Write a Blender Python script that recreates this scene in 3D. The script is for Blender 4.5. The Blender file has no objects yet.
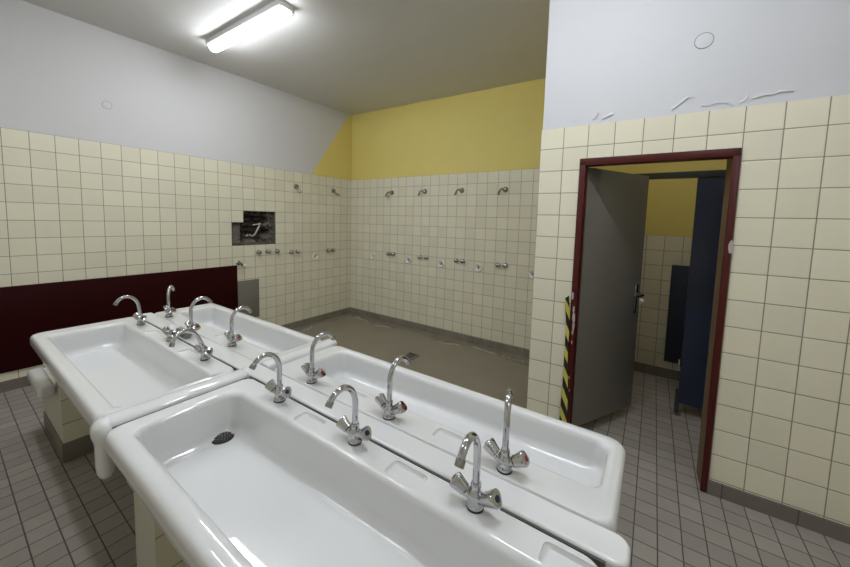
import bpy, bmesh, math, random
from mathutils import Vector, Matrix
random.seed(7)
S = 0.153            # one wall tile with its joint, in metres; all lengths below are in tiles
FZ = -13.6           # floor level in tile rows below the top of the tiling
SHF = -14.65         # sunken shower floor
scene = bpy.context.scene
COL = scene.collection
PI = math.pi

def W(x, y, z): return Vector((x * S, y * S, (z - FZ) * S))

# ------------------------------------------------------------------ materials
def new_mat(name):
    m = bpy.data.materials.new(name); m.use_nodes = True
    nt = m.node_tree; b = nt.nodes['Principled BSDF']
    return m, nt, b
def N(nt, t, **kw):
    n = nt.nodes.new(t)
    for k, v in kw.items(): setattr(n, k, v)
    return n
def math_n(nt, op, a, b=None, c=None):
    n = N(nt, 'ShaderNodeMath', operation=op)
    for i, v in enumerate((a, b, c)):
        if v is None: continue
        if isinstance(v, (int, float)): n.inputs[i].default_value = v
        else: nt.links.new(v, n.inputs[i])
    return n.outputs[0]
def mixc(nt, fac, a, b, mode='MIX'):
    n = N(nt, 'ShaderNodeMix', data_type='RGBA', blend_type=mode)
    for sock, v in ((n.inputs[0], fac), (n.inputs[6], a), (n.inputs[7], b)):
        if isinstance(v, (int, float)): sock.default_value = v
        elif isinstance(v, tuple): sock.default_value = (*v, 1)
        else: nt.links.new(v, sock)
    return n.outputs[2]
def noise(nt, vec, scale, detail=4, rough=.55):
    n = N(nt, 'ShaderNodeTexNoise'); n.inputs['Scale'].default_value = scale
    n.inputs['Detail'].default_value = detail; n.inputs['Roughness'].default_value = rough
    nt.links.new(vec, n.inputs['Vector']); return n.outputs['Fac']
def ramp(nt, fac, lo, hi):
    n = N(nt, 'ShaderNodeMapRange', interpolation_type='SMOOTHSTEP')
    n.inputs['From Min'].default_value = lo; n.inputs['From Max'].default_value = hi
    nt.links.new(fac, n.inputs['Value']); return n.outputs['Result']
def bump(nt, b, h, strength, dist):
    n = N(nt, 'ShaderNodeBump'); n.inputs['Strength'].default_value = strength; n.inputs['Distance'].default_value = dist
    nt.links.new(h, n.inputs['Height']); nt.links.new(n.outputs[0], b.inputs['Normal'])
def objco(nt): return N(nt, 'ShaderNodeTexCoord').outputs['Object']

def plain(name, col, rough=.5, metal=0, var=.06, nscale=6, coat=0, bmp=0, bscale=60, spec=.5):
    m, nt, b = new_mat(name); v = objco(nt)
    n = noise(nt, v, nscale)
    c = mixc(nt, n, tuple(x * (1 - var) for x in col), tuple(min(1, x * (1 + var)) for x in col))
    nt.links.new(c, b.inputs['Base Color'])
    b.inputs['Roughness'].default_value = rough; b.inputs['Metallic'].default_value = metal
    b.inputs['Specular IOR Level'].default_value = spec; b.inputs['Coat Weight'].default_value = coat; b.inputs['Coat Roughness'].default_value = .025
    if bmp: bump(nt, b, noise(nt, v, bscale, 3), bmp, .002)
    return m

def tile_mat(name, base, grout, gw=.028, rough=.22, tint=.06, relief=.5, dirt=0, grain=0, gvar=0):
    m, nt, b = new_mat(name)
    uv = N(nt, 'ShaderNodeUVMap').outputs[0]
    sx = N(nt, 'ShaderNodeSeparateXYZ'); nt.links.new(uv, sx.inputs[0])
    def edge(s):
        f = math_n(nt, 'FRACT', s); return math_n(nt, 'MINIMUM', f, math_n(nt, 'SUBTRACT', 1., f))
    d = math_n(nt, 'MINIMUM', edge(sx.outputs[0]), edge(sx.outputs[1]))
    if gvar:
        d = math_n(nt, 'ADD', d, math_n(nt, 'MULTIPLY', math_n(nt, 'SUBTRACT', noise(nt, uv, 3), .5), gvar))
    mask = ramp(nt, d, gw * .5 - .006, gw * .5 + .008)
    fl = N(nt, 'ShaderNodeVectorMath', operation='FLOOR'); nt.links.new(uv, fl.inputs[0])
    wn = N(nt, 'ShaderNodeTexWhiteNoise'); nt.links.new(fl.outputs[0], wn.inputs['Vector'])
    c1 = tuple(x * (1 - tint) for x in base); c2 = tuple(min(1, x * (1 + tint)) for x in base)
    c = mixc(nt, wn.outputs['Value'], c1, c2)
    if tint > 0:   # a slight hue drift from tile to tile
        w2 = N(nt, 'ShaderNodeSeparateColor'); nt.links.new(wn.outputs['Color'], w2.inputs[0])
        c = mixc(nt, math_n(nt, 'MULTIPLY', w2.outputs[1], .25), c, (base[0] * 1.02, base[1] * .97, base[2] * .92))
    if dirt:
        c = mixc(nt, math_n(nt, 'MULTIPLY', noise(nt, uv, 1.3, 6, .65), dirt), c, tuple(x * .45 for x in base))
    if grain:
        c = mixc(nt, math_n(nt, 'MULTIPLY', noise(nt, uv, 40, 2), grain), c, tuple(x * .4 for x in base))
    c = mixc(nt, mask, grout, c)
    nt.links.new(c, b.inputs['Base Color'])
    r = math_n(nt, 'ADD', math_n(nt, 'MULTIPLY', mask, rough - .8), .8)
    nt.links.new(r, b.inputs['Roughness'])
    h = ramp(nt, d, gw * .3, gw * .5 + .03)
    if grain: h = math_n(nt, 'ADD', h, math_n(nt, 'MULTIPLY', noise(nt, uv, 30, 2), .5))
    else: h = math_n(nt, 'ADD', h, math_n(nt, 'MULTIPLY', noise(nt, uv, 1.6, 2), .35))
    bump(nt, b, h, relief, .0015)
    return m

M = {}
M['tile'] = tile_mat('cream_tile', (.80, .765, .60), (.23, .20, .15), gw=.027, rough=.2, tint=.045, dirt=.10)
M['wc_tile'] = M['tile']
M['floor'] = tile_mat('grey_floor_tile', (.41, .37, .33), (.085, .072, .062), gw=.05, rough=.5, tint=.14, relief=.6, dirt=.5, grain=.35, gvar=.012)
M['base'] = tile_mat('grey_cove_tile', (.215, .19, .16), (.10, .09, .075), gw=.02, rough=.4, tint=.06, dirt=.3, grain=.3)
M['plaster'] = plain('white_wall_paint', (.63, .63, .645), .7, var=.02, bmp=.35, bscale=55)
M['ceil'] = plain('ceiling_paint', (.70, .685, .66), .8, var=.03, nscale=2, bmp=.1)
M['yellow'] = plain('yellow_wall_paint', (.78, .655, .20), .6, var=.04, nscale=3, bmp=.1)
M['reveal'] = plain('shaded_tan_reveal', (.17, .11, .055), .6, var=.05)  # tan paint darkened: the shade of the unlit reveal is in the colour
M['mortar'] = plain('grey_mortar', (.16, .14, .115), .9, var=.6, nscale=12, bmp=.6, bscale=40)
M['brick'] = plain('dark_brick', (.05, .038, .031), .85, var=.75, nscale=9, bmp=.8, bscale=35)  # very dark brown brick, uneven in tone
M['screed'] = plain('shower_screed', (.26, .225, .17), .5, var=.16, nscale=3, bmp=.25, bscale=20)
M['rough_floor'] = plain('bare_shower_floor', (.235, .205, .155), .6, var=.45, nscale=7, bmp=.5, bscale=26)
M['lime'] = plain('lime_crust', (.42, .385, .31), .8, var=.2, nscale=20, bmp=.5)
M['china'] = plain('white_fireclay', (.735, .735, .725), .35, var=.012, nscale=5, coat=1, spec=.25, bmp=.05, bscale=22)
M['dish'] = plain('cream_china', (.85, .83, .76), .15, var=.02, coat=.5)
M['seal'] = plain('grimy_joint', (.09, .085, .075), .8, var=.3, nscale=25)
M['chrome'] = plain('chrome', (.53, .53, .54), .06, 1, var=.05, nscale=12)
M['dullchrome'] = plain('worn_chrome', (.36, .35, .33), .22, 1, var=.12, nscale=20)
M['black'] = plain('black_rubber', (.012, .012, .013), .5)
M['red_dot'] = plain('red_index', (.22, .012, .018), .35)
M['blue_dot'] = plain('blue_index', (.01, .015, .05), .35)
M['redboard'] = plain('wine_red_board', (.024, .0006, .0008), .5, var=.08, nscale=3, spec=.12)
M['wine'] = plain('wine_red_gloss_paint', (.07, .0085, .0065), .35, var=.12, nscale=8, spec=.3)
M['wine2'] = plain('bare_primer', (.45, .40, .37), .7, var=.2, nscale=30)
M['greyplate'] = plain('grey_steel_plate', (.20, .185, .155), .45, .1, var=.05)
M['leaf'] = plain('grey_door_paint', (.172, .162, .135), .42, var=.05, nscale=2)
M['blue'] = plain('blue_laminate', (.022, .03, .07), .4, var=.05, nscale=2)
M['railpaint'] = plain('dark_rail_paint', (.05, .055, .06), .4)
M['painted_pier'] = plain('cream_gloss_paint', (.55, .53, .44), .4, var=.06, nscale=5)
M['white_plastic'] = plain('white_plastic', (.78, .77, .74), .35)
M['oldpipe'] = plain('old_pipe', (.5, .46, .40), .4, var=.35, nscale=40)
M['lamp_white'] = plain('white_enamel', (.6, .6, .59), .4)
M['lamp_dark'] = plain('grey_clip', (.06, .06, .06), .5)
def glow(name, strength, col=(.94, .99, 1.06)):
    m, nt, b = new_mat(name)
    b.inputs['Base Color'].default_value = (.9, .9, .88, 1)
    b.inputs['Emission Color'].default_value = (*col, 1); b.inputs['Emission Strength'].default_value = strength
    return m
M['glow'] = glow('lamp_diffuser', 17.0)
M['glow_wc'] = glow('toilet_lamp_diffuser', 14, (1, .97, .88))
# yellow and black barrier tape: diagonal stripes along its UVs
m, nt, b = new_mat('barrier_tape'); uv = N(nt, 'ShaderNodeUVMap').outputs[0]
sx = N(nt, 'ShaderNodeSeparateXYZ'); nt.links.new(uv, sx.inputs[0])
st = math_n(nt, 'FRACT', math_n(nt, 'ADD', math_n(nt, 'MULTIPLY', sx.outputs[0], 1.4), math_n(nt, 'MULTIPLY', sx.outputs[1], 1.02)))
nt.links.new(mixc(nt, ramp(nt, st, .49, .51), (.62, .56, .10), (.02, .013, .012)), b.inputs['Base Color'])
b.inputs['Roughness'].default_value = .4; M['tape'] = m
# left wall paint: white with a yellow field beyond a slanting edge
m, nt, b = new_mat('two_colour_wall_paint'); uv = N(nt, 'ShaderNodeUVMap').outputs[0]
sx = N(nt, 'ShaderNodeSeparateXYZ'); nt.links.new(uv, sx.inputs[0])
e = math_n(nt, 'SUBTRACT', math_n(nt, 'MULTIPLY', math_n(nt, 'ADD', sx.outputs[0], 4.75), 1.416), math_n(nt, 'SUBTRACT', sx.outputs[1], 1.25))
nt.links.new(mixc(nt, ramp(nt, e, -.04, .04), (.64, .63, .625), (.78, .655, .20)), b.inputs['Base Color'])
b.inputs['Roughness'].default_value = .65; bump(nt, b, noise(nt, objco(nt), 55, 3), .3, .002); M['paint2'] = m

# ------------------------------------------------------------------ mesh helpers
def B(): 
    bm = bmesh.new(); bm.loops.layers.uv.new('UVMap'); return bm
def box(bm, x0, x1, y0, y1, z0, z1, mat=0, bev=0, seg=2, tf=None, fm=None):
    """axis box in tile units; fm(normal)->material index"""
    vs = [bm.verts.new((x, y, z)) for x in (x0, x1) for y in (y0, y1) for z in (z0, z1)]
    fs = []
    for q in ((0, 1, 3, 2), (4, 6, 7, 5), (0, 4, 5, 1), (2, 3, 7, 6), (0, 2, 6, 4), (1, 5, 7, 3)):
        fs.append(bm.faces.new([vs[i] for i in q]))
    for f in fs:
        f.normal_update(); f.material_index = fm(f.normal) if fm else mat
    uvbox(bm, fs)
    if bev:
        es = list({e for f in fs for e in f.edges})
        r = bmesh.ops.bevel(bm, geom=es, offset=bev, segments=seg, affect='EDGES', profile=.5)
        nf = [f for f in bm.faces if f.is_valid and any(v in r['verts'] for v in f.verts)]
        for f in r['faces']: f.smooth = True
        vs = list({v for f in bm.faces if f.is_valid for v in f.verts if v in set(r['verts']) or v in vs})
    if tf:
        for v in vs:
            if v.is_valid: v.co = Vector(tf(*v.co))
    return vs
def uvbox(bm, fs, du=0, dv=0):
    L = bm.loops.layers.uv.active
    for f in fs:
        n = f.normal; a = max(range(3), key=lambda i: abs(n[i]))
        for l in f.loops:
            c = l.vert.co
            l[L].uv = ((c.y, c.z), (c.x, c.z), (c.x, c.y))[a]
def tube(bm, path, r, n=14, mat=0, cap=True, rs=None):
    path = [Vector(p) for p in path]; rings = []
    t0 = (path[1] - path[0]).normalized()
    up = Vector((0, 0, 1)) if abs(t0.z) < .9 else Vector((1, 0, 0))
    side = t0.cross(up).normalized()
    for i, p in enumerate(path):
        t = (path[min(i + 1, len(path) - 1)] - path[max(i - 1, 0)]).normalized()
        side = (side - t * side.dot(t)).normalized(); u = side.cross(t)
        rr = rs[i] if rs else r
        rings.append([bm.verts.new(p + side * rr * math.cos(2 * PI * k / n) + u * rr * math.sin(2 * PI * k / n)) for k in range(n)])
    for a, b_ in zip(rings, rings[1:]):
        for k in range(n):
            f = bm.faces.new((a[k], a[(k + 1) % n], b_[(k + 1) % n], b_[k])); f.smooth = True; f.material_index = mat
    if cap:
        for rg in (rings[0][::-1], rings[-1]):
            f = bm.faces.new(rg); f.material_index = mat
    return rings
def lathe(bm, prof, mtx=Matrix(), n=24, mat=0, tri=0, cap=True):
    """prof: (radius, height); tri>0 makes the section lobed"""
    rings = []
    for r, h in prof:
        ring = []
        for k in range(n):
            a = 2 * PI * k / n; rr = r * (1 + tri * math.cos(3 * a))
            ring.append(bm.verts.new(mtx @ Vector((rr * math.cos(a), rr * math.sin(a), h))))
        rings.append(ring)
    for a, b_ in zip(rings, rings[1:]):
        for k in range(n):
            f = bm.faces.new((a[k], a[(k + 1) % n], b_[(k + 1) % n], b_[k])); f.smooth = True; f.material_index = mat
    if cap:
        for rg in (rings[0][::-1], rings[-1]):
            f = bm.faces.new(rg); f.material_index = mat
    return rings
def axis_m(o, d):
    d = Vector(d).normalized(); q = Vector((0, 0, 1)).rotation_difference(d)
    return Matrix.Translation(Vector(o)) @ q.to_matrix().to_4x4()

def obj(name, bm, mats, parent=None, org=None, sharp=35, wn=False):
    """bm in tile units; org = tile-unit origin of the object (or of its parent)"""
    org = Vector(org) if org is not None else Vector((0, 0, FZ))
    bm.normal_update(); bmesh.ops.recalc_face_normals(bm, faces=bm.faces)
    for v in bm.verts: v.co = (v.co - org) * S
    me = bpy.data.meshes.new(name); bm.to_mesh(me); bm.free()
    for mm in (mats if isinstance(mats, (list, tuple)) else [mats]): me.materials.append(M[mm])
    if sharp is not None:
        for p in me.polygons: p.use_smooth = True
        me.set_sharp_from_angle(angle=math.radians(sharp))
    o = bpy.data.objects.new(name, me); COL.objects.link(o)
    if parent: o.parent = parent
    else: o.location = W(*org)
    if wn:
        md = o.modifiers.new('weighted', 'WEIGHTED_NORMAL'); md.keep_sharp = True; md.weight = 60
    return o
def struct(name, bm, mats, org=None, sharp=None):
    o = obj(name, bm, mats, None, org, sharp); o['kind'] = 'structure'; return o
def tag(o, label, cat, group=None):
    o['label'] = label; o['category'] = cat
    if group: o['group'] = group
    return o
def thing(name, org, label, cat, group=None, rz=0):
    o = bpy.data.objects.new(name, None); o.empty_display_size = .05; COL.objects.link(o)
    o.location = W(*org); o.rotation_euler = (0, 0, rz); return tag(o, label, cat, group)
def copy_tree(o, parent=None):
    c = o.copy(); COL.objects.link(c)
    if parent: c.parent = parent
    for ch in list(o.children): copy_tree(ch, c)
    return c

# ------------------------------------------------------------------ setting
X1, Y0 = 42.0, -36.0
YB = 0.61
def cz(x, y): return 8.33 + .0125 * y - .0155 * x
TOP = 9.4
bm = B()   # floor of the wash room and toilet
for (a, b_, c, d) in ((-1.5, X1, Y0, -11.1), (25.4, X1, -11.1, YB)):
    box(bm, a, b_, c, d, FZ - .8, FZ)
L = bm.loops.layers.uv.active
for f in bm.faces:
    for l in f.loops: l[L].uv = ((l.vert.co.x - 31.47) / .66, (l.vert.co.y + 13.57) / .667)
struct('floor', bm, 'floor')
bm = B(); box(bm, -1.5, 25.5, -11.1, YB, SHF - .5, SHF); o = struct('floor_shower', bm, 'rough_floor')
# fresh screed laid over the shower floor, its edge torn along the walls
bm = B(); pts = []
x = .75
def jag(a): return (random.random() - .5) * a
edge_pts = []
y = -10.9
while y < -.9: edge_pts.append((1.0 + jag(.45) + .4 * math.sin(y * 1.7), y)); y += .22
x = 1.0
while x < 24.6: edge_pts.append((x, -.85 + jag(.45) + .4 * math.sin(x * .8))); x += .22
poly = edge_pts + [(24.7, -.8), (24.7, -10.95), (.8, -10.95)]
vb = [bm.verts.new((px, py, SHF - .02)) for px, py in poly]; vt = [bm.verts.new((px, py, SHF + .05)) for px, py in poly]
bm.faces.new(vt)
for i in range(len(poly)):
    j = (i + 1) % len(poly); bm.faces.new((vb[i], vb[j], vt[j], vt[i]))
struct('floor_screed', bm, 'screed')
bm = B()   # pale crust along stretches of the torn edge
for i in range(0, len(edge_pts) - 3):
    if math.sin(i * .37) + math.sin(i * .113 + 1) > .25:
        p = [(*edge_pts[i + k], SHF + .04) for k in range(2)]
        tube(bm, p, .05 + random.random() * .06, 6)
for k in range(9):
    xx = 19.5 + k * .55; tube(bm, [(xx, -.95 + jag(.2), SHF + .06), (xx + .25, -.85 + jag(.2), SHF + .07), (xx + .35, -1.1, SHF + .06)], .05, 6)
struct('trim_1', bm, 'lime')

bm = B()   # ceiling, very slightly out of level
v = [bm.verts.new((x, y, cz(x, y) + dz)) for dz in (0, .5) for x, y in ((-1.5, Y0), (X1, Y0), (X1, YB + 1), (-1.5, YB + 1))]
for q in ((0, 1, 2, 3), (7, 6, 5, 4), (0, 4, 5, 1), (1, 5, 6, 2), (2, 6, 7, 3), (3, 7, 4, 0)): bm.faces.new([v[i] for i in q])
struct('ceiling', bm, 'ceil')

TT = 1.0    # top of tiling
bm = B()   # left wall: tiles (0), mortar (1), paint (2); an opening is broken through it
fx = lambda n: 0 if n.x > .5 else 1
ys = [Y0, -13.0, -12.0, -9.0, YB]; zs = [-15.0, -6.0, -4.0, -3.0, TT]
for i in range(4):
    for j in range(4):
        if (i, j) in ((1, 1), (2, 1), (2, 2)): continue
        box(bm, -1.5, 0, ys[i], ys[i + 1], zs[j], zs[j + 1], fm=fx)
box(bm, -1.5, -.05, Y0, YB, TT, TOP, mat=2)
struct('wall_left', bm, ['tile', 'mortar', 'paint2'])
bm = B()   # back wall runs on behind the toilet
fy = lambda n: 0 if n.y < -.5 or n.z > .5 else 1
box(bm, -1.5, 25.2, YB, YB + 1.2, -15, TT, fm=fy)
box(bm, -1.5, 25.2, YB + .05, YB + 1.2, TT, TOP, mat=2)
box(bm, 25.2, X1, YB - .3, YB + 1.2, -15, -4.0, fm=fy)
box(bm, 25.2, X1, YB - .25, YB + 1.2, -4.0, TOP, mat=2)
struct('wall_back', bm, ['tile', 'mortar', 'yellow'])

DX, DY, DK = 24.753, -11.12, .0277
def dw(u, w, z): return (DX + u - DK * w, DY + DK * u + w, z)
OL, OR, OT = 1.90, 6.80, -.72     # masonry opening for the door
TH = 1.2
bm = B()   # wall with the door: tiles (0), reveal (1), white paint (2)
fr = lambda n: 0 if n.y < -.5 or n.x < -.5 and True else 1
def fdoor(n): return 0 if n.y < -.5 or n.z > .5 else (3 if n.x < -.5 else 1)
box(bm, 0, OL, 0, TH, -15, TT - .1, tf=dw, fm=lambda n: 0 if (n.y < -.5 or n.x < -.5 or n.z > .5) else 1)
box(bm, OR, 18, 0, TH, -15, TT - .1, tf=dw, fm=lambda n: 0 if (n.y < -.5 or n.z > .5) else 1)
box(bm, OL, OR, 0, TH, OT, TT - .1, tf=dw, fm=lambda n: 0 if (n.y < -.5 or n.z > .5) else 1)
box(bm, .05, 18, .05, TH, TT - .1, TOP, mat=2, tf=dw)
def flake(pts, wd=.05, h=.05):
    pts = [Vector(dw(u, .05, z)) for u, z in pts]
    for a, b_ in zip(pts, pts[1:]):
        d = (b_ - a).normalized(); s = Vector((-d.z, 0, d.x)) * wd
        q = [a - s + Vector((0, -h, 0)), b_ - s + Vector((0, -h, 0)), b_ + s, a + s]
        vv = [bm.verts.new(c) for c in q] + [bm.verts.new(c + Vector((0, .02, .012))) for c in q]
        for idx in ((0, 1, 2, 3), (7, 6, 5, 4), (0, 4, 5, 1), (1, 5, 6, 2), (2, 6, 7, 3), (3, 7, 4, 0)):
            bm.faces.new([vv[i] for i in idx]).material_index = 2
flake([(2.1, 1.14), (2.2, 1.25), (2.28, 1.40)], .05, .06); flake([(2.47, 1.12), (2.65, 1.2), (2.85, 1.27)], .05, .06)
flake([(4.84, 1.13), (5.05, 1.3), (5.3, 1.52)], .045, .06); flake([(5.3, 1.52), (5.55, 1.46)], .02, .03)
flake([(5.75, 1.14), (5.95, 1.1), (6.15, 1.18), (6.5, 1.12), (6.64, .96)], .03, .035)
flake([(6.8, 1.06), (6.95, 1.16), (7.0, 1.28)], .03, .035); flake([(7.15, 1.16), (7.4, 1.24), (7.68, 1.22), (7.8, 1.29), (8.15, 1.25)], .035, .05)
flake([(1.3, 1.13), (1.5, 1.2)], .02, .03); flake([(9.6, 1.6), (10.0, 1.68)], .02, .03)
struct('wall_right', bm, ['tile', 'reveal', 'plaster'])
bm = B(); box(bm, DX, DX + .8, DY + TH, YB, -15, TT, fm=lambda n: 0 if n.x < -.5 else 1); box(bm, DX + .05, DX + .8, DY + TH, YB, TT, TOP, mat=1)
struct('wall_divider', bm, ['tile', 'yellow'])
bm = B(); box(bm, -1.5, X1, Y0 - 1, Y0, -15, TT); box(bm, -1.5, X1, Y0 - 1, Y0 - .05, TT, TOP, mat=1); struct('wall_front', bm, ['tile', 'plaster'])
bm = B(); box(bm, X1, X1 + 1, Y0, YB, -15, TT); box(bm, X1 + .05, X1 + 1, Y0, YB, TT, TOP, mat=1); struct('wall_far', bm, ['tile', 'plaster'])
# step down into the shower and coved skirtings
def skirt(name, x0, x1, y0, y1, z0, z1, tf=None, m='base'):
    bm = B(); box(bm, x0, x1, y0, y1, z0, z1, tf=tf)
    Lr = bm.loops.layers.uv.active
    for f in bm.faces:
        for l in f.loops: l[Lr].uv = (l[Lr].uv[0] / 2 + .3, .5)
    return struct(name, bm, m)
skirt('baseboard_left', 0, .07, Y0, -11.1, FZ, -13.0)
skirt('baseboard_shower_left', 0, .07, -11.1, YB, SHF, -14.03, m='rough_floor')
skirt('baseboard_back', .07, DX, YB - .07, YB, SHF, -14.03, m='rough_floor')
skirt('baseboard_right', 6.97, 17, -.07, 0, FZ, -13.05, tf=dw)
skirt('baseboard_toilet', 25.6, X1, YB - .37, YB - .3, FZ, -12.95)
bm = B(); box(bm, 0, DX, -11.35, -11.08, SHF, FZ + .03); struct('trim_2', bm, 'base')

# ------------------------------------------------------------------ door
door = bpy.data.objects.new('door_1', None); COL.objects.link(door); dorg = dw(4.4, 0, FZ); door.location = W(*dorg); door['kind'] = 'structure'
door['label'] = 'grey door standing open in its wine red steel frame'
bm = B()
box(bm, 1.73, 1.98, -.1, .3, FZ + .02, -.58, tf=dw, bev=.03); box(bm, 6.77, 6.98, -.1, .1, FZ + .02, -.58, tf=dw, bev=.03)
box(bm, 1.73, 6.98, -.1, .3, -.84, -.53, tf=dw, bev=.03)
box(bm, 1.98, 2.04, .18, .3, FZ + .02, -.84, tf=dw)
obj('door_frame', bm, 'wine', door, dorg)
bm = B()
for u, z, s in ((1.79, -6.6, .1), (1.87, -7.2, .09), (1.9, -7.6, .12), (1.9, -8.0, .10), (1.88, -8.3, .06), (1.88, -8.75, .05), (1.86, -10.4, .04), (1.9, -11.0, .04), (6.95, -4.05, .13)):
    n = 9; c = Vector(dw(u, -.105, z)); c.y -= .008
    vv = [bm.verts.new(c + Vector((s * .55 * math.cos(k * 2 * PI / n) * (.7 + random.random() * .5), 0, s * 2 * math.sin(k * 2 * PI / n) * (.7 + random.random() * .5)))) for k in range(n)]
    vk = [bm.verts.new(q.co + Vector((0, .012, 0))) for q in vv]
    bm.faces.new(vv); bm.faces.new(vk[::-1])
    for k in range(n): bm.faces.new((vv[k], vk[k], vk[(k + 1) % n], vv[(k + 1) % n]))
o = obj('paint_chips', bm, 'wine2', door, dorg); o['label'] = 'pale patches where the red paint has chipped'
H = Vector((26.80, -10.72)); D = Vector((28.99, -6.55)) - H; LW = D.length; D.normalize(); NR = Vector((D.y, -D.x))
def lf(u, w, z):
    p = H + D * u - NR * w; return (p.x, p.y, z)
bm = B(); box(bm, 0, LW, 0, .26, -13.05, -.86, tf=lf, bev=.02); obj('door_leaf', bm, 'leaf', door, dorg)
bm = B()
for w0, sg in ((-.02, -1), (.28, 1)):
    box(bm, LW - .55, LW - .25, min(w0, w0 + .05 * sg), max(w0, w0 + .05 * sg), -7.9, -6.4, tf=lf, bev=.03)
    P = lambda u, w, z: lf(u, w0 + w * sg, z)
    tube(bm, [P(LW - .4, 0, -6.9), P(LW - .4, .28, -6.9), P(LW - .45, .36, -6.9), P(LW - .75, .38, -6.92), P(LW - 1.15, .38, -6.95)], .075, 10)
o = obj('door_handle', bm, 'chrome', door, dorg); o['label'] = 'chrome lever handle'
bm = B(); tube(bm, [lf(LW + .02, .05, -7.35), lf(LW + .3, .05, -7.35)], .13, 12); o = obj('latch_cap', bm, 'white_plastic', door, dorg)

# barrier tape stuck beside the frame
bm = B(); Lr = bm.loops.layers.uv.active
prev = None; rows = [(1.50, .16, -6.75), (1.50, .2, -7.1), (1.56, .17, -7.6), (1.60, .15, -8.2), (1.60, .15, -9.0), (1.60, .16, -9.8), (1.60, .22, -10.6), (1.59, .28, -11.3), (1.57, .31, -12.0), (1.56, .32, -12.7), (1.56, .32, -13.5)]
def tz(i): return -.12 - .025 * math.sin(i * 1.9) - (.1 if i == 0 else 0)
for i, (u, wd, z) in enumerate(rows):
    r = [bm.verts.new(dw(u + k * wd, tz(i) - .02 * (k == 1), z + (.15 * k if i == 0 else 0))) for k in (0, .5, 1)]
    rb = [bm.verts.new(q.co + Vector((0, .012, 0))) for q in r]
    if prev:
        for k in (0, 1):
            for (a, b_, c, d) in ((prev[0][k], prev[0][k + 1], r[k + 1], r[k]), (prev[1][k + 1], prev[1][k], rb[k], rb[k + 1])):
                f = bm.faces.new((a, b_, c, d))
                for l in f.loops: l[Lr].uv = ((l.vert.co.x - DX) * 1.6, l.vert.co.z)
    prev = (r, rb)
tag(obj('barrier_tape', bm, 'tape', org=dw(1.7, -.1, FZ)), 'yellow and black striped barrier tape stuck beside the left door jamb', 'tape')

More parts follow.
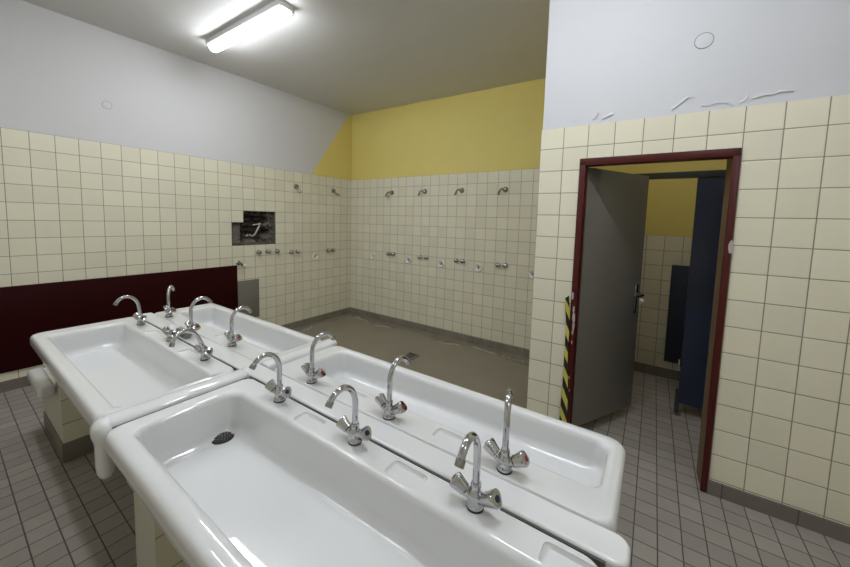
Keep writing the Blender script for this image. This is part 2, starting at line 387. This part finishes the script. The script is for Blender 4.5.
# ------------------------------------------------------------------ wash basins
RIM = -8.35
def rrect(x0, x1, y0, y1, r, z, n=7):
    out = []
    r = max(r, .01)
    for cx, cy, a0 in ((x1 - r, y1 - r, 0), (x0 + r, y1 - r, PI / 2), (x0 + r, y0 + r, PI), (x1 - r, y0 + r, 1.5 * PI)):
        for k in range(n + 1):
            a = a0 + PI / 2 * k / n; out.append((cx + r * math.cos(a), cy + r * math.sin(a), z))
    return out
def basin(name, ds, x0, x1, y0, y1, iL, iR, iF, iB, zfl, zfr, dishes, deck, label, crad):
    """i* = rim width left, right, front (-y), back (+y); dishes = x centres of the soap hollows on the deck"""
    bm = B(); loops = []
    kf, kb = (1, .22) if ds == 'B' else (.22, 1)
    def outer(ins, z, r): loops.append(rrect(x0 + ins, x1 - ins, y0 + ins * kf, y1 - ins * kb, max(r - ins * .4, .05), z))
    outer(.62, -9.75, crad); outer(.42, -9.72, crad); outer(.30, -9.60, crad); outer(.22, -8.98, crad); outer(.16, -8.90, crad); outer(.05, -8.84, crad)
    outer(.015, -8.78, crad); outer(0, -8.7, crad); outer(0, -8.53, crad); outer(.02, -8.45, crad); outer(.06, -8.39, crad); outer(.12, -8.36, crad); outer(.2, RIM, crad)
    def inner(d, z, r, sl=0):
        lp = rrect(x0 + iL + d, x1 - iR - d, y0 + iF + d, y1 - iB - d, r, z)
        if sl: lp = [(x, y, z + (zfl + (zfr - zfl) * (x - x0) / (x1 - x0)) * sl) for x, y, z in lp]
        loops.append(lp)
    inner(-.06, RIM, .3); inner(0, RIM - .015, .3); inner(.05, RIM - .06, .3); inner(.075, RIM - .14, .3)
    for t, d in ((.35, .09), (.7, .11), (.82, .13), (.91, .18), (.97, .26), (1, .36)): inner(d, RIM, .3, t)
    rings = [[bm.verts.new(c) for c in lp] for lp in loops]
    for a, b_ in zip(rings, rings[1:]):
        n = len(a)
        for k in range(n): bm.faces.new((a[k], a[(k + 1) % n], b_[(k + 1) % n], b_[k]))
    bm.faces.new(rings[-1]); bm.faces.new(rings[0][::-1])
    o = obj(name, bm, 'china', None, ((x0 + x1) / 2, (y0 + y1) / 2, RIM - 1.4), sharp=50)
    # soap hollows sunk into the tap deck
    if dishes:
        cb = bmesh.new()
        for cxd in dishes:
            a, b_, c, d, zt = cxd - .42, cxd + .42, deck[0], deck[1], RIM
            lo = rrect(a + .05, b_ - .05, c + .03, d - .03, .09, RIM - .075, 4); mi = rrect(a + .012, b_ - .012, c, d, .1, RIM - .03, 4); hi = rrect(a - .03, b_ + .03, c - .03, d + .03, .12, RIM + .15, 4)
            rg = [[cb.verts.new((Vector(q) - Vector(((x0 + x1) / 2, (y0 + y1) / 2, RIM - 1.4))) * S) for q in lp] for lp in (lo, mi, hi)]
            for p, q in zip(rg, rg[1:]):
                for k in range(len(p)): cb.faces.new((p[k], p[(k + 1) % len(p)], q[(k + 1) % len(p)], q[k]))
            cb.faces.new(rg[0][::-1]); cb.faces.new(rg[-1])
        bmesh.ops.recalc_face_normals(cb, faces=cb.faces)
        cm = bpy.data.meshes.new('cut'); cb.to_mesh(cm); cb.free()
        co = bpy.data.objects.new('cut', cm); COL.objects.link(co); co.location = o.location
        md = o.modifiers.new('hollows', 'BOOLEAN'); md.operation = 'DIFFERENCE'; md.solver = 'EXACT'; md.object = co
        dg = bpy.context.evaluated_depsgraph_get(); me = bpy.data.meshes.new_from_object(o.evaluated_get(dg))
        o.modifiers.clear(); o.data = me; bpy.data.objects.remove(co); bpy.data.meshes.remove(cm)
        me.materials.clear(); me.materials.append(M['china'])
        for p in me.polygons: p.use_smooth = True; p.material_index = 0
        me.set_sharp_from_angle(angle=math.radians(50))
    md = o.modifiers.new('weighted', 'WEIGHTED_NORMAL'); md.keep_sharp = True; md.weight = 70
    return tag(o, label, 'wash basin', 'white trough basins of the washing block')
DF = (-22.62, -22.2); DB = (-21.1, -20.72)
bA = basin('trough_basin', 'B', 8.95, 18.64, -25.42, -22.04, .8, .2, .38, .62, -1.0, -1.08, [12.6, 15.9], DF, 'white trough basin at far left against the red board side, nearest its front', .3)
bC = basin('trough_basin', 'B', 19.27, 29.2, -25.46, -22.06, .55, .28, .36, .62, -1.12, -.85, [22.75, 25.7, 28.7], DF, 'white trough basin in the foreground with a black drain strainer', .3)
bB = basin('trough_basin', 'F', 8.95, 18.64, -21.36, -18.5, .85, .2, .78, .36, -.95, -.95, [12.4, 15.2], DB, 'white trough basin at far left on the shower side, behind three taps', .3)
bD = basin('trough_basin', 'F', 19.27, 29.2, -21.36, -18.5, .7, .27, .78, .33, -.85, -.72, [22.7, 25.85], DB, 'white trough basin on the right nearest the open door', .35)
# drain strainer in the foreground basin
org = (20.06, -23.22, -9.44)
bm = B(); lathe(bm, [(.29, -.03), (.30, .015), (.275, .04), (.25, .035)], Matrix.Translation(org), 28, mat=0)
lathe(bm, [(.245, .03), (.18, .07), (.10, .092), (.01, .098)], Matrix.Translation(org), 28, mat=0)
for rr, n in ((.065, 6), (.13, 11), (.195, 16)):
    for k in range(n):
        a = 2 * PI * k / n + rr * 5; zz = .098 - rr * rr * 1.05
        lathe(bm, [(.022, 0), (.016, .01)], Matrix.Translation((org[0] + rr * math.cos(a), org[1] + rr * math.sin(a), org[2] + zz)), 8, mat=1)
bloc = ((19.27 + 29.2) / 2, (-25.46 - 22.09) / 2, RIM - 1.4)
o = obj('drain_strainer', bm, ['black', 'dullchrome'], bC, bloc); o['label'] = 'black drain strainer with a domed perforated grid'

# ceramic caps over the joints between the basins
def cap_bar(a, b_, y0, y1, z0, z1, bev, name, label, rl=.02, rr=.02):
    bm = B(); rings = []
    def outline(ins, z):
        out = []
        for cx, cy, a0, r in ((b_ - rr, y1 - rr, 0, rr), (a + rl, y1 - rl, PI / 2, rl), (a + rl, y0 + rl, PI, rl), (b_ - rr, y0 + rr, 1.5 * PI, rr)):
            r2 = max(r - ins, .004)
            dx = (ins if r2 == .004 else r - r2); 
            for k in range(7):
                an = a0 + PI / 2 * k / 6
                px, py = cx + r2 * math.cos(an), cy + r2 * math.sin(an)
                out.append((min(max(px, a + ins), b_ - ins), min(max(py, y0 + ins), y1 - ins), z))
        return out
    for ins, z in ((0, z0), (0, z1 - bev), (bev * .13, z1 - bev * .5), (bev * .5, z1 - bev * .13), (bev, z1)): rings.append([bm.verts.new(c) for c in outline(ins, z)])
    for p, q in zip(rings, rings[1:]):
        for k in range(len(p)): bm.faces.new((p[k], p[(k + 1) % len(p)], q[(k + 1) % len(p)], q[k]))
    bm.faces.new(rings[0][::-1]); bm.faces.new(rings[-1])
    bmesh.ops.remove_doubles(bm, verts=bm.verts, dist=1e-5)
    o = obj(name, bm, 'china', None, ((a + b_) / 2, (y0 + y1) / 2, z0), sharp=60, wn=True)
    return tag(o, label, 'joint cover', 'ceramic joint covers between the basins')
c1 = cap_bar(9.0, 18.68, -22.01, -21.39, -9.775, RIM + .03, .04, 'joint_cover', 'long white ceramic cover between the two far left basins', .1)
c2 = cap_bar(18.70, 29.42, -22.01, -21.39, -9.775, RIM + .03, .07, 'joint_cover', 'long white ceramic cover between the two near basins, its end rounded', .02, .22)
def saddle(xc, hw, y0, y1, front, label):
    bm = B(); prof = []
    n = 12
    ys_ = [y0, y0 + .04, y0 + .12, y0 + .3, y0 + .62, y0 + .64, (y0 + y1) / 2, y1 - .1, y1 - .02]
    sc = [.72, .88, .97, 1, 1, 1, 1, 1, .92]
    rings = []
    for q_, (y, s) in enumerate(zip(ys_, sc)):
        r = []; zb = RIM - .62 if q_ < 5 else -9.775
        for k in range(n + 1):
            a = PI * k / n; r.append((xc + hw * s * math.cos(a), y, RIM - .06 + (.15 * s) * max(math.sin(a), 0) ** .7))
        r += [(xc - hw * s, y, RIM - .6), (xc - .1, y, zb), (xc + .1, y, zb), (xc + hw * s, y, RIM - .6)]
        rings.append([bm.verts.new(c) for c in r])
    for a, b_ in zip(rings, rings[1:]):
        for k in range(len(a)): bm.faces.new((a[k], a[(k + 1) % len(a)], b_[(k + 1) % len(a)], b_[k]))
    bm.faces.new(rings[0]); bm.faces.new(rings[-1][::-1])
    t = obj('joint_cover', bm, 'china', None, (xc, (y0 + y1) / 2, RIM - .6), sharp=60, wn=True)
    tag(t, label, 'joint cover', 'ceramic joint covers between the basins')
    if front:
        bm = B()   # bulging head and the tongue hanging over the front edge
        mt = Matrix.Translation((xc + .02, y0 + .07, RIM - .17)) @ Matrix.Diagonal((1.0, .72, 1, 1))
        pr = [(.005, .27), (.12, .26), (.23, .21), (.31, .12), (.335, 0), (.325, -.1), (.28, -.22), (.255, -.31), (.25, -.5), (.25, -.85), (.235, -1.02), (.18, -1.14), (.005, -1.18)]
        lathe(bm, pr, mt, 28)
        o = obj('hanging_end', bm, 'china', t, (xc, (y0 + y1) / 2, RIM - .6), sharp=70)
    return t
c3 = saddle(18.955, .295, -25.42, -22.03, True, 'short ridged white ceramic cover with hanging end, between the two front basins')
saddle(18.955, .295, -21.37, -18.42, False, 'short ridged white ceramic cover between the two basins on the shower side')

def seal(c, x0, x1, y0, y1, zt):
    bm = B(); box(bm, x0, x1, y0, y1, zt - .3, zt)
    o = obj('joint_seal', bm, 'seal', c, (c.location.x / S, c.location.y / S, c.location.z / S + FZ)); o['label'] = 'dark grimy joint line'
seal(c1, 9.3, 18.6, -22.036, -22.011, RIM - .012)
seal(c2, 19.35, 29.12, -22.056, -22.011, RIM - .012)
seal(c3, 19.252, 19.266, -25.3, -22.1, RIM - .06)

# masonry piers below
def pier(x0, x1, y1, top, label, ledge):
    t = thing('support_pier', ((x0 + x1) / 2, -22, FZ), label, 'pier', 'masonry piers under the basins'); og = ((x0 + x1) / 2, -22, FZ)
    bm = B(); box(bm, x0, x1, -24.83, y1, FZ, top, fm=lambda n: 0 if abs(n.x) > .5 else 1)
    obj('pier_body', bm, ['tile', 'painted_pier'], t, og, sharp=None)
    bm = B(); box(bm, x0 - .04, x1 + .04, -24.88, y1 + .04, FZ, FZ + .8, bev=.03); Lq = bm.loops.layers.uv.active
    for f in bm.faces:
        for l in f.loops: l[Lq].uv = (.5, .5)
    obj('pier_base', bm, 'base', t, og)
    if ledge:
        bm = B(); box(bm, *ledge, bev=.17, seg=5); o = obj('ledge_cap', bm, 'china', t, og, sharp=60, wn=True); o['label'] = 'rounded white ceramic ledge'
    return t
p1 = pier(8.95 + .5, 10.26, -19.3, -9.78, 'tiled pier under the far left basins, a white ceramic ledge at its front', None)
bm = B(); og = (9.855, -22, FZ)
box(bm, 6.4, 9.44, -24.83, -24.1, FZ, -10.72); obj('ledge_wall', bm, 'painted_pier', p1, og)
bm = B(); box(bm, 6.36, 9.44, -24.87, -24.06, FZ, FZ + .8); obj('ledge_base', bm, 'base', p1, og)
bm = B(); box(bm, 7.2, 9.9, -25.38, -24.87, -10.86, -10.36, bev=.17, seg=5); o = obj('ledge_cap', bm, 'china', p1, og, sharp=60, wn=True); o['label'] = 'rounded white ceramic ledge'
pier(18.85, 20.25, -19.3, -9.78, 'cream painted pier under the middle joint of the basins', None)

# ------------------------------------------------------------------ taps
def make_tap():
    t = thing('basin_tap', (0, 0, FZ), '', 'tap', 'chrome swan-neck taps on the washing block')
    O = (0, 0, 0)
    bm = B(); lathe(bm, [(.155, 0), (.155, .022), (.14, .03)], n=24); obj('gasket', bm, 'black', t, O)
    bm = B(); lathe(bm, [(.148, .03), (.152, .055), (.135, .09), (.125, .13), (.12, .19), (.13, .22), (.125, .27), (.10, .30), (.092, .32), (.088, .39), (.072, .40)], n=24)
    for s in (-1, 1):   # arms towards the two valves
        lathe(bm, [(.09, 0), (.085, .12), (.10, .15), (.10, .175)], axis_m((s * .03, 0, .14), (s * .80, -.10, .52)), 16)
    obj('tap_body', bm, 'chrome', t, O)
    for s in (-1, 1):
        bm = B(); mt = axis_m((s * .03, 0, .14), (s * .80, -.10, .52))
        lathe(bm, [(.085, .185), (.108, .195), (.115, .26), (.138, .38), (.143, .425), (.13, .45), (.10, .458)], mt, 27, tri=.10)
        h = obj('handle', bm, 'chrome', t, O, sharp=40)
        bm = B(); lathe(bm, [(.055, .45), (.055, .468), (.03, .474)], mt, 14)
        d = obj('index_dot', bm, 'red_dot' if s < 0 else 'blue_dot', h, O); d['label'] = 'red index dot' if s < 0 else 'dark blue index dot'
    bm = B()
    path = [(0, 0, .32), (0, 0, .5), (0, 0, .7), (0, 0, .86)]
    for k in range(1, 15):
        a = math.radians(138) * k / 14; path.append((0, -.40 + .40 * math.cos(a), .88 + .51 * math.sin(a)))
    tube(bm, path, .066, 16); lathe(bm, [(.088, .33), (.094, .35), (.094, .41), (.08, .44)], n=18)
    sp = obj('spout', bm, 'chrome', t, O, sharp=50)
    bm = B(); e = Vector(path[-1]); d = (e - Vector(path[-2])).normalized()
    lathe(bm, [(.07, -.02), (.078, 0), (.078, .09), (.068, .102), (.05, .1)], axis_m(e, d), 16)
    obj('aerator', bm, 'dullchrome', sp, O, sharp=50)
    return t
proto = make_tap()
taps = [  # x, y, back-to-back side, spout turn (deg), spout stretch, label
    (21.34, -22.31, 0, 0, 1.0, 'chrome swan-neck tap on the foreground basin, farthest from the camera'),
    (24.2, -22.31, 0, 0, 1.0, 'chrome swan-neck tap on the foreground basin, the middle of its three'),
    (27.13, -22.29, 0, 3, 1.06, 'chrome swan-neck tap on the foreground basin, nearest the camera'),
    (21.17, -21.13, 1, -8, 1.0, 'tap with red dot on the basin nearest the door, farthest from the camera'),
    (24.2, -21.13, 1, 0, 1.0, 'tap with red dot on the basin nearest the door, middle of its three'),
    (27.22, -21.13, 1, 16, 1.0, 'tall tap on the basin nearest the door, its spout turned straight away'),
    (10.85, -22.33, 0, 0, 1.0, 'tap by the red board, spout arching left over the far left front basin'),
    (14.05, -22.3, 0, None, 1.0, 'tap without a spout on the far left front basin'),
    (16.95, -22.3, 0, 8, 1.0, 'tap on the far left front basin nearest the ridged ceramic cover'),
    (10.4, -21.13, 1, 55, 1.0, 'tap on the far shower-side basin closest to the red board, spout turned away'),
    (14.05, -21.585, 1, -4, 1.04, 'tap standing behind a dull grey block between the two far basins'),
    (16.4, -21.13, 1, 0, 1.0, 'tap on the far shower-side basin nearest the ridged ceramic cover')]
for i, (x, y, side, turn, st, lab) in enumerate(taps):
    t = proto if i == 0 else copy_tree(proto)
    t.location = W(x, y, RIM + (.052 if 'behind a dull grey block' in lab else .002)); t.rotation_euler = (0, 0, PI if side else 0); t['label'] = lab
    sp = [c for c in t.children if c.name.startswith('spout')][0]
    if turn is None:
        for c in list(sp.children): bpy.data.objects.remove(c)
        bpy.data.objects.remove(sp)
    else:
        tl = 24 if 'front basin nearest the ridged' in lab else (7 if 'by the red board' in lab else 0)
        sp.rotation_euler = (math.radians(tl), 0, math.radians(turn)); sp.scale = (1, 1, st)
        p0 = Vector((0, 0, .34 * S)); sp.location = p0 - sp.rotation_euler.to_matrix() @ p0
bm = B(); box(bm, 13.62, 14.5, -21.98, -21.77, RIM + .042, RIM + .33, bev=.04); tag(obj('grey_block', bm, 'greyplate', org=(14.05, -21.7, RIM + .042)), 'dull grey block in front of a tap on the cover between the far basins', 'block')

# ------------------------------------------------------------------ left wall fittings
bm = B(); box(bm, .005, .1, -34, -12.64, -12.5, -7.68, bev=.015); tag(obj('wall_board', bm, 'redboard', org=(0, -20, -12.5)), 'long dark red board fixed low on the left tiled wall', 'board')
bm = B(); box(bm, .0, .08, -12.6, -10.71, -12.6, -9.1, bev=.01); tag(obj('wall_plate', bm, 'greyplate', org=(0, -11.6, -12.6)), 'plain grey rectangular plate on the left wall right of the red board', 'plate')
# broken opening with brick and a pipe
bm = B(); nu, nv = 48, 36; g = {}
def inside(y, z): return (-13 <= y <= -9 and -6 <= z <= -4) or (-12 <= y <= -9 and -4 <= z <= -3)
for i in range(nu + 1):
    for j in range(nv + 1):
        y = -13 + 4 * i / nu; z = -6 + 3 * j / nv
        row = math.floor((z + 6) / .5); my = ((y + .5 * (row % 2)) % 1.2); mz = (z + 6) % .5
        depth = -1.15 + .18 * (my > .1 and mz > .09) + .10 * math.sin(y * 5 + z * 3) + .16 * random.random()
        if z < -5.5 + .25 * math.sin(y * 4): depth = max(depth, -.5 + .2 * random.random())
        if y > -9.7 + .25 * math.sin(z * 6): depth = max(depth, -.45 + .2 * random.random())
        if y < -12.15 and z > -5.9: depth = -.35 + .08 * random.random()
        if z > -3.35: depth = max(depth, -.55 + .15 * random.random())
        depth = max(depth, -1.4)
        g[i, j] = bm.verts.new((depth, y, z))
for i in range(nu):
    for j in range(nv):
        yc = -13 + 4 * (i + .5) / nu; zc = -6 + 3 * (j + .5) / nv
        if inside(yc, zc):
            f = bm.faces.new((g[i, j], g[i + 1, j], g[i + 1, j + 1], g[i, j + 1])); f.material_index = 1 if (yc < -12.15 or zc < -5.45 + .3 * math.sin(yc * 4.3) or (yc > -9.75 + .3 * math.sin(zc * 5) and random.random() < .75) or (zc > -3.4 and random.random() < .4)) else 0
for v_ in [v_ for v_ in bm.verts if not v_.link_faces]: bm.verts.remove(v_)
r = bmesh.ops.extrude_face_region(bm, geom=list(bm.faces))
for v_ in r['geom']:
    if isinstance(v_, bmesh.types.BMVert): v_.co.x = -1.45
for v_ in bm.verts: v_.co.y = -11 + (v_.co.y + 11) * .994; v_.co.z = -4.5 + (v_.co.z + 4.5) * .992
for v_ in bm.verts:
    if abs(v_.co.y + 12) < .05 and v_.co.z > -4.05: v_.co.y += .02
    if v_.co.y < -12 and abs(v_.co.z + 4) < .06: v_.co.z -= .03
tag(obj('brick_opening', bm, ['brick', 'mortar'], org=(-1.4, -11, -6)), 'stepped dark hole broken in the left tiles showing dark brickwork', 'wall opening')
bm = B(); tube(bm, [(-.6, -11.12, -5.12), (-.5, -11.1, -5.2), (-.3, -11.02, -5.2), (-.25, -10.9, -5.12), (-.22, -10.75, -4.85), (-.22, -10.45, -4.3), (-.3, -10.4, -4.2)], .075, 10)
tube(bm, [(-.22, -10.35, -4.12), (-.5, -10.9, -4.25)], .05, 8)
tube(bm, [(-.6, -11.5, -5.2), (-.5, -11.3, -5.12)], .05, 8)
tag(obj('water_pipe', bm, 'oldpipe', org=(-.4, -11, -5.3)), 'bent pale pipe inside the dark hole in the left wall', 'pipe')

# valve knobs: a proto pointing along -y (back wall), turned for the left wall
def make_knob():
    t = thing('shower_valve', (0, 0, FZ), '', 'valve knob', 'chrome shower valve knobs'); O = (0, 0, 0)
    bm = B(); lathe(bm, [(.20, 0), (.20, .02), (.14, .07), (.09, .09), (.08, .16)], axis_m(O, (0, -1, 0)), 18); obj('rosette', bm, 'dullchrome', t, O)
    bm = B(); lathe(bm, [(.08, .12), (.15, .15), (.19, .21), (.195, .30), (.16, .36), (.09, .40), (.02, .405)], axis_m(O, (0, -1, 0)), 20, tri=.06); obj('knob', bm, 'chrome', t, O, sharp=50)
    return t
kp = make_knob(); used = []
def knob(x, y, z, rz, label):
    t = kp if not used else copy_tree(kp); used.append(1)
    t.location = W(x, y, z); t.rotation_euler = (0, 0, rz); t['label'] = label
od = ('first', 'second', 'third', 'fourth')
for i, (a, b_) in enumerate(((5.96, 6.58), (10.1, 10.83), (14.24, 14.92), (18.35, 19.03))):
    knob(a, YB, -7.1, 0, 'left valve knob of the %s pair from the corner on the back wall' % od[i])
    knob(b_, YB, -7.1, 0, 'right valve knob of the %s pair from the corner on the back wall' % od[i])
LR = PI / 2
for y, n in ((-10.73, 'left'), (-9.82, 'middle'), (-8.91, 'right')): knob(0, y, -6.67, LR, '%s valve knob of the three below the broken opening' % n)
for y, n in ((-7.36, 'left'), (-6.68, 'right')): knob(0, y, -6.86, LR, '%s valve knob of the pair just right of the three knobs' % n)
for y, n in ((-2.83, 'left'), (-2.13, 'right')): knob(0, y, -6.97, LR, '%s valve knob of the pair nearest the corner on the left wall' % n)
def make_head():
    t = thing('wall_shower', (0, 0, FZ), '', 'shower head', 'small chrome shower heads'); O = (0, 0, 0)
    bm = B(); lathe(bm, [(.23, 0), (.23, .03), (.17, .10), (.13, .2), (.12, .26), (.06, .29)], axis_m(O, (0, -1, 0)), 20); obj('rosette', bm, 'dullchrome', t, O)
    bm = B(); tube(bm, [(0, -.18, .05), (-.15, -.3, .06), (-.27, -.38, .0), (-.33, -.42, -.12)], .07, 12); obj('arm', bm, 'dullchrome', t, O)
    bm = B(); lathe(bm, [(.06, 0), (.09, .05), (.10, .32), (.12, .36), (.10, .38)], axis_m((-.32, -.41, -.08), (-.22, -.15, -.9)), 16); obj('nozzle', bm, 'chrome', t, O)
    return t
hp = make_head(); hs = [(6.15, YB, -.58, 0, 'chrome shower head on the back wall nearest the corner'), (10.38, YB, -.56, 0, 'second chrome shower head from the corner on the back wall'),
    (14.5, YB, -.57, 0, 'third chrome shower head from the corner on the back wall'), (18.68, YB, -.62, 0, 'chrome shower head on the back wall nearest the door wall'),
    (0, -6.76, -.42, LR, 'chrome shower head on the left wall above the broken opening'), (0, -2.1, -.42, LR, 'chrome shower head on the left wall nearest the corner')]
for i, (x, y, z, rz, lab) in enumerate(hs):
    t = hp if i == 0 else copy_tree(hp); t.location = W(x, y, z); t.rotation_euler = (0, math.radians((0, 0, 0, 0, -60, -85)[i]), rz); t['label'] = lab; t.scale = (1.06, 1.06, 1.06)
# round china soap dishes
def make_dish():
    bm = B(); lathe(bm, [(.36, 0), (.38, .05), (.36, .11), (.32, .13), (.28, .10), (.24, .03), (.13, .0), (.01, -.01)], axis_m((0, 0, 0), (0, -1, 0)), 28)
    return tag(obj('soap_dish', bm, 'dish', org=(0, 0, 0), sharp=50), '', 'soap dish', 'round white soap dishes on the shower walls')
ds = [(3.56, YB, -7.6, 0, 'round white soap dish on the back wall nearest the corner'), (8.54, YB, -7.57, 0, 'round white soap dish between first and second knob pairs on the back wall'), (12.49, YB, -7.56, 0, 'round white soap dish between second and third knob pairs on the back wall'),
    (16.47, YB, -7.55, 0, 'round white soap dish between third and fourth knob pairs on the back wall'), (21.37, YB, -7.59, 0, 'round white soap dish half hidden by the door wall edge'), (0, -4.43, -7.52, LR, 'round white soap dish on the left wall')]
dp = make_dish()
for i, (x, y, z, rz, lab) in enumerate(ds):
    t = dp if i == 0 else copy_tree(dp); t.location = W(x, y, z); t.rotation_euler = (0, 0, rz); t['label'] = lab
# wall outlet at the corner of the red board
t = thing('wall_outlet', (0, -12.5, -7.7), 'chrome wall valve with white cap at the top corner of the red board', 'wall valve'); og = (0, -12.5, -7.7)
bm = B(); lathe(bm, [(.2, 0), (.2, .03), (.1, .08), (.09, .45)], axis_m((0.005, -12.5, -7.5), (1, 0, 0)), 16); tube(bm, [(.4, -12.5, -7.5), (.42, -12.3, -7.7)], .1, 10); obj('valve_body', bm, 'dullchrome', t, og)
bm = B(); lathe(bm, [(.12, 0), (.17, .03), (.17, .22), (.12, .26)], axis_m((.42, -12.32, -7.68), (.3, .9, -.2)), 16); o = obj('valve_cap', bm, 'white_plastic', t, og); o['label'] = 'white plastic cap'
# round cover plates of junction boxes
def cover(axis, c, r, label):
    bm = B(); d = Vector((1, 0, 0)) if axis == 'x' else Vector((DK, -1, 0))
    mt = axis_m(c, d)
    lathe(bm, [(r, -.02), (r, .0), (r * .97, .012), (r * .93, .016), (.01, .018)], mt, 40)
    bm2 = B(); t = tag(obj('box_cover', bm, 'plaster', org=c), label, 'cover plate', 'round painted junction box covers')
    bm2.free(); bm = B()
    rg = [lathe(bm, [(r * 1.0, .003), (r * 1.05, .006)], mt, 40, cap=False)]
    obj('joint_ring', bm, 'lamp_dark', t, c, sharp=None)['label'] = 'thin dark crack around the cover'
cover('x', (-.048, -20.59, 3.41), .24, 'round painted cover high on the white left wall')
cover('y', (dw(5.66, .045, 3.46)), .27, 'round painted cover on the white wall above the door')

# ------------------------------------------------------------------ lamps
def lamp(name, x0, x1, y, label, glowm, group=None):
    zt = cz((x0 + x1) / 2, y) - .004; og = ((x0 + x1) / 2, y, zt)
    t = thing(name, og, label, 'ceiling lamp', group); t.rotation_euler = (.0125, .0155, 0)
    bm = B(); box(bm, x0 - .05, x1 + .05, y - .45, y + .45, zt - .32, zt, bev=.04); obj('lamp_base', bm, 'lamp_white', t, og)
    bm = B(); rings = []
    prof = [(math.cos(a) * .33, -.29 - .36 * abs(math.sin(a)) ** .8) for a in [PI * k / 12 for k in range(13)]]
    for x, s in ((x0, .8), (x0 + .06, .95), (x0 + .15, 1), (x1 - .15, 1), (x1 - .06, .95), (x1, .8)):
        rings.append([bm.verts.new((x, y + a * s, zt + (-.29 + (b_ + .29) * s))) for a, b_ in prof])
    for a, b_ in zip(rings, rings[1:]):
        for k in range(len(a)): bm.faces.new((a[k], a[(k + 1) % len(a)], b_[(k + 1) % len(a)], b_[k]))
    bm.faces.new(rings[0]); bm.faces.new(rings[-1][::-1])
    obj('diffuser', bm, glowm, t, og, sharp=50)
    for x in (x0 + .05, x1 - .0):
        bm = B(); box(bm, x - .03, x + .05, y + .34, y + .4, zt - .5, zt - .3, bev=.01); obj('end_clip', bm, 'lamp_dark', t, og)
    return t
lamp('ceiling_lamp', 4.3, 12.45, -16.08, 'lit fluorescent batten lamp on the grey ceiling', 'glow')
lamp('ceiling_lamp', 9.5, 17.7, -26.0, 'fluorescent batten lamp on the ceiling over the front of the basins', 'glow')
lamp('ceiling_lamp', 23.0, 31.2, -18.6, 'fluorescent batten lamp on the ceiling before the door wall', 'glow')
lamp('ceiling_lamp', 35.4, 39.6, -26.0, 'added unseen batten lamp right of the camera, brightening the door wall', 'glow')  # added out of view to lift the right part of the door wall
lamp('ceiling_lamp', 29.6, 32.0, -8.2, 'small lamp on the toilet room ceiling', 'glow_wc')

# ------------------------------------------------------------------ shower floor drain
bm = B(); og = (13.54, -5.47, SHF + .05)
box(bm, 13.0, 14.1, -6.0, -4.95, SHF + .045, SHF + .09, mat=1, bev=.015)
for k in range(5): box(bm, 13.2, 13.9, -5.86 + k * .19, -5.78 + k * .19, SHF + .085, SHF + .1, mat=0)
tag(obj('floor_drain', bm, ['black', 'dullchrome'], org=og), 'square metal drain in the shower floor', 'drain')

# ------------------------------------------------------------------ toilet room
t = thing('toilet_cubicle', (32, -4.8, FZ), 'dark blue toilet cubicle front on a metal foot seen through the doorway', 'cubicle'); og = (32, -4.8, FZ)
bm = B(); box(bm, 31.05, 34.6, -4.9, -4.7, -12.93, -.85, bev=.02); obj('panel', bm, 'blue', t, og)
bm = B(); box(bm, 25.6, 34.6, -4.95, -4.65, -.83, -.5, bev=.02); obj('head_rail', bm, 'railpaint', t, og)
bm = B(); tube(bm, [(31.02, -4.8, -13.55), (31.02, -4.8, -12.2)], .1, 12, mat=1); lathe(bm, [(.24, 0), (.24, .06), (.12, .12)], Matrix.Translation((31.02, -4.8, FZ)), 18); obj('foot', bm, ['chrome', 'railpaint'], t, og)
bm = B(); tube(bm, [(31.0, -4.84, -10.9), (31.0, -4.84, -10.5)], .09, 10); obj('hinge', bm, 'chrome', t, og)
bm = B(); box(bm, 30.5, 33.2, .08, .31, -12.4, -5.9, bev=.02); tag(obj('mounted_panel', bm, 'blue', org=(31.8, .2, -12.4)), 'dark blue panel on the tiled toilet wall behind the cubicle front', 'panel')
t = thing('toilet_bowl', (32.55, -2.6, FZ), 'white toilet foot glimpsed under the blue cubicle panel', 'toilet'); og = (32.55, -2.6, FZ)
bm = B(); lathe(bm, [(.75, 0), (.75, .1), (.55, .4), (.55, 1.2), (.9, 2.0), (1.15, 2.4), (1.2, 2.6), (1.1, 2.65), (.95, 2.5), (.6, 1.8), (.1, 1.6)], Matrix.Translation(og), 28); obj('bowl', bm, 'china', t, og)
bm = B(); lathe(bm, [(.8, 0), (1.22, 0), (1.22, .12), (.8, .12), (.8, 0)], Matrix.Translation((og[0], og[1], FZ + 2.66)), 28, cap=False); obj('seat', bm, 'white_plastic', t, og)

# ------------------------------------------------------------------ world, camera
w = bpy.data.worlds.new('world'); scene.world = w; w.use_nodes = True
w.node_tree.nodes['Background'].inputs[0].default_value = (.05, .05, .05, 1); w.node_tree.nodes['Background'].inputs[1].default_value = .2
cam = bpy.data.cameras.new('camera'); co = bpy.data.objects.new('camera', cam); COL.objects.link(co)
yaw, pit, rol = .60066, -.08212, .0265
ca, sa, cb, sb = math.cos(yaw), math.sin(yaw), math.cos(pit), math.sin(pit)
f = Vector((-sa * cb, ca * cb, sb)); r0 = Vector((ca, sa, 0)); u0 = r0.cross(f)
r1 = r0 * math.cos(rol) + u0 * math.sin(rol); u1 = -r0 * math.sin(rol) + u0 * math.cos(rol)
co.matrix_world = Matrix.Translation(W(29.378, -27.432, -3.386)) @ Matrix((r1, u1, -f)).transposed().to_4x4()
cam.sensor_width = 36; cam.lens = 337.82 / 850 * 36; cam.shift_x = 3.24 / 850; cam.shift_y = -35.7 / 850
cam.clip_start = .02
scene.camera = co
vs = scene.view_settings; vs.view_transform = 'Standard'; vs.look = 'None'; vs.gamma = 1; vs.use_curve_mapping = False
vs.exposure = 1.37
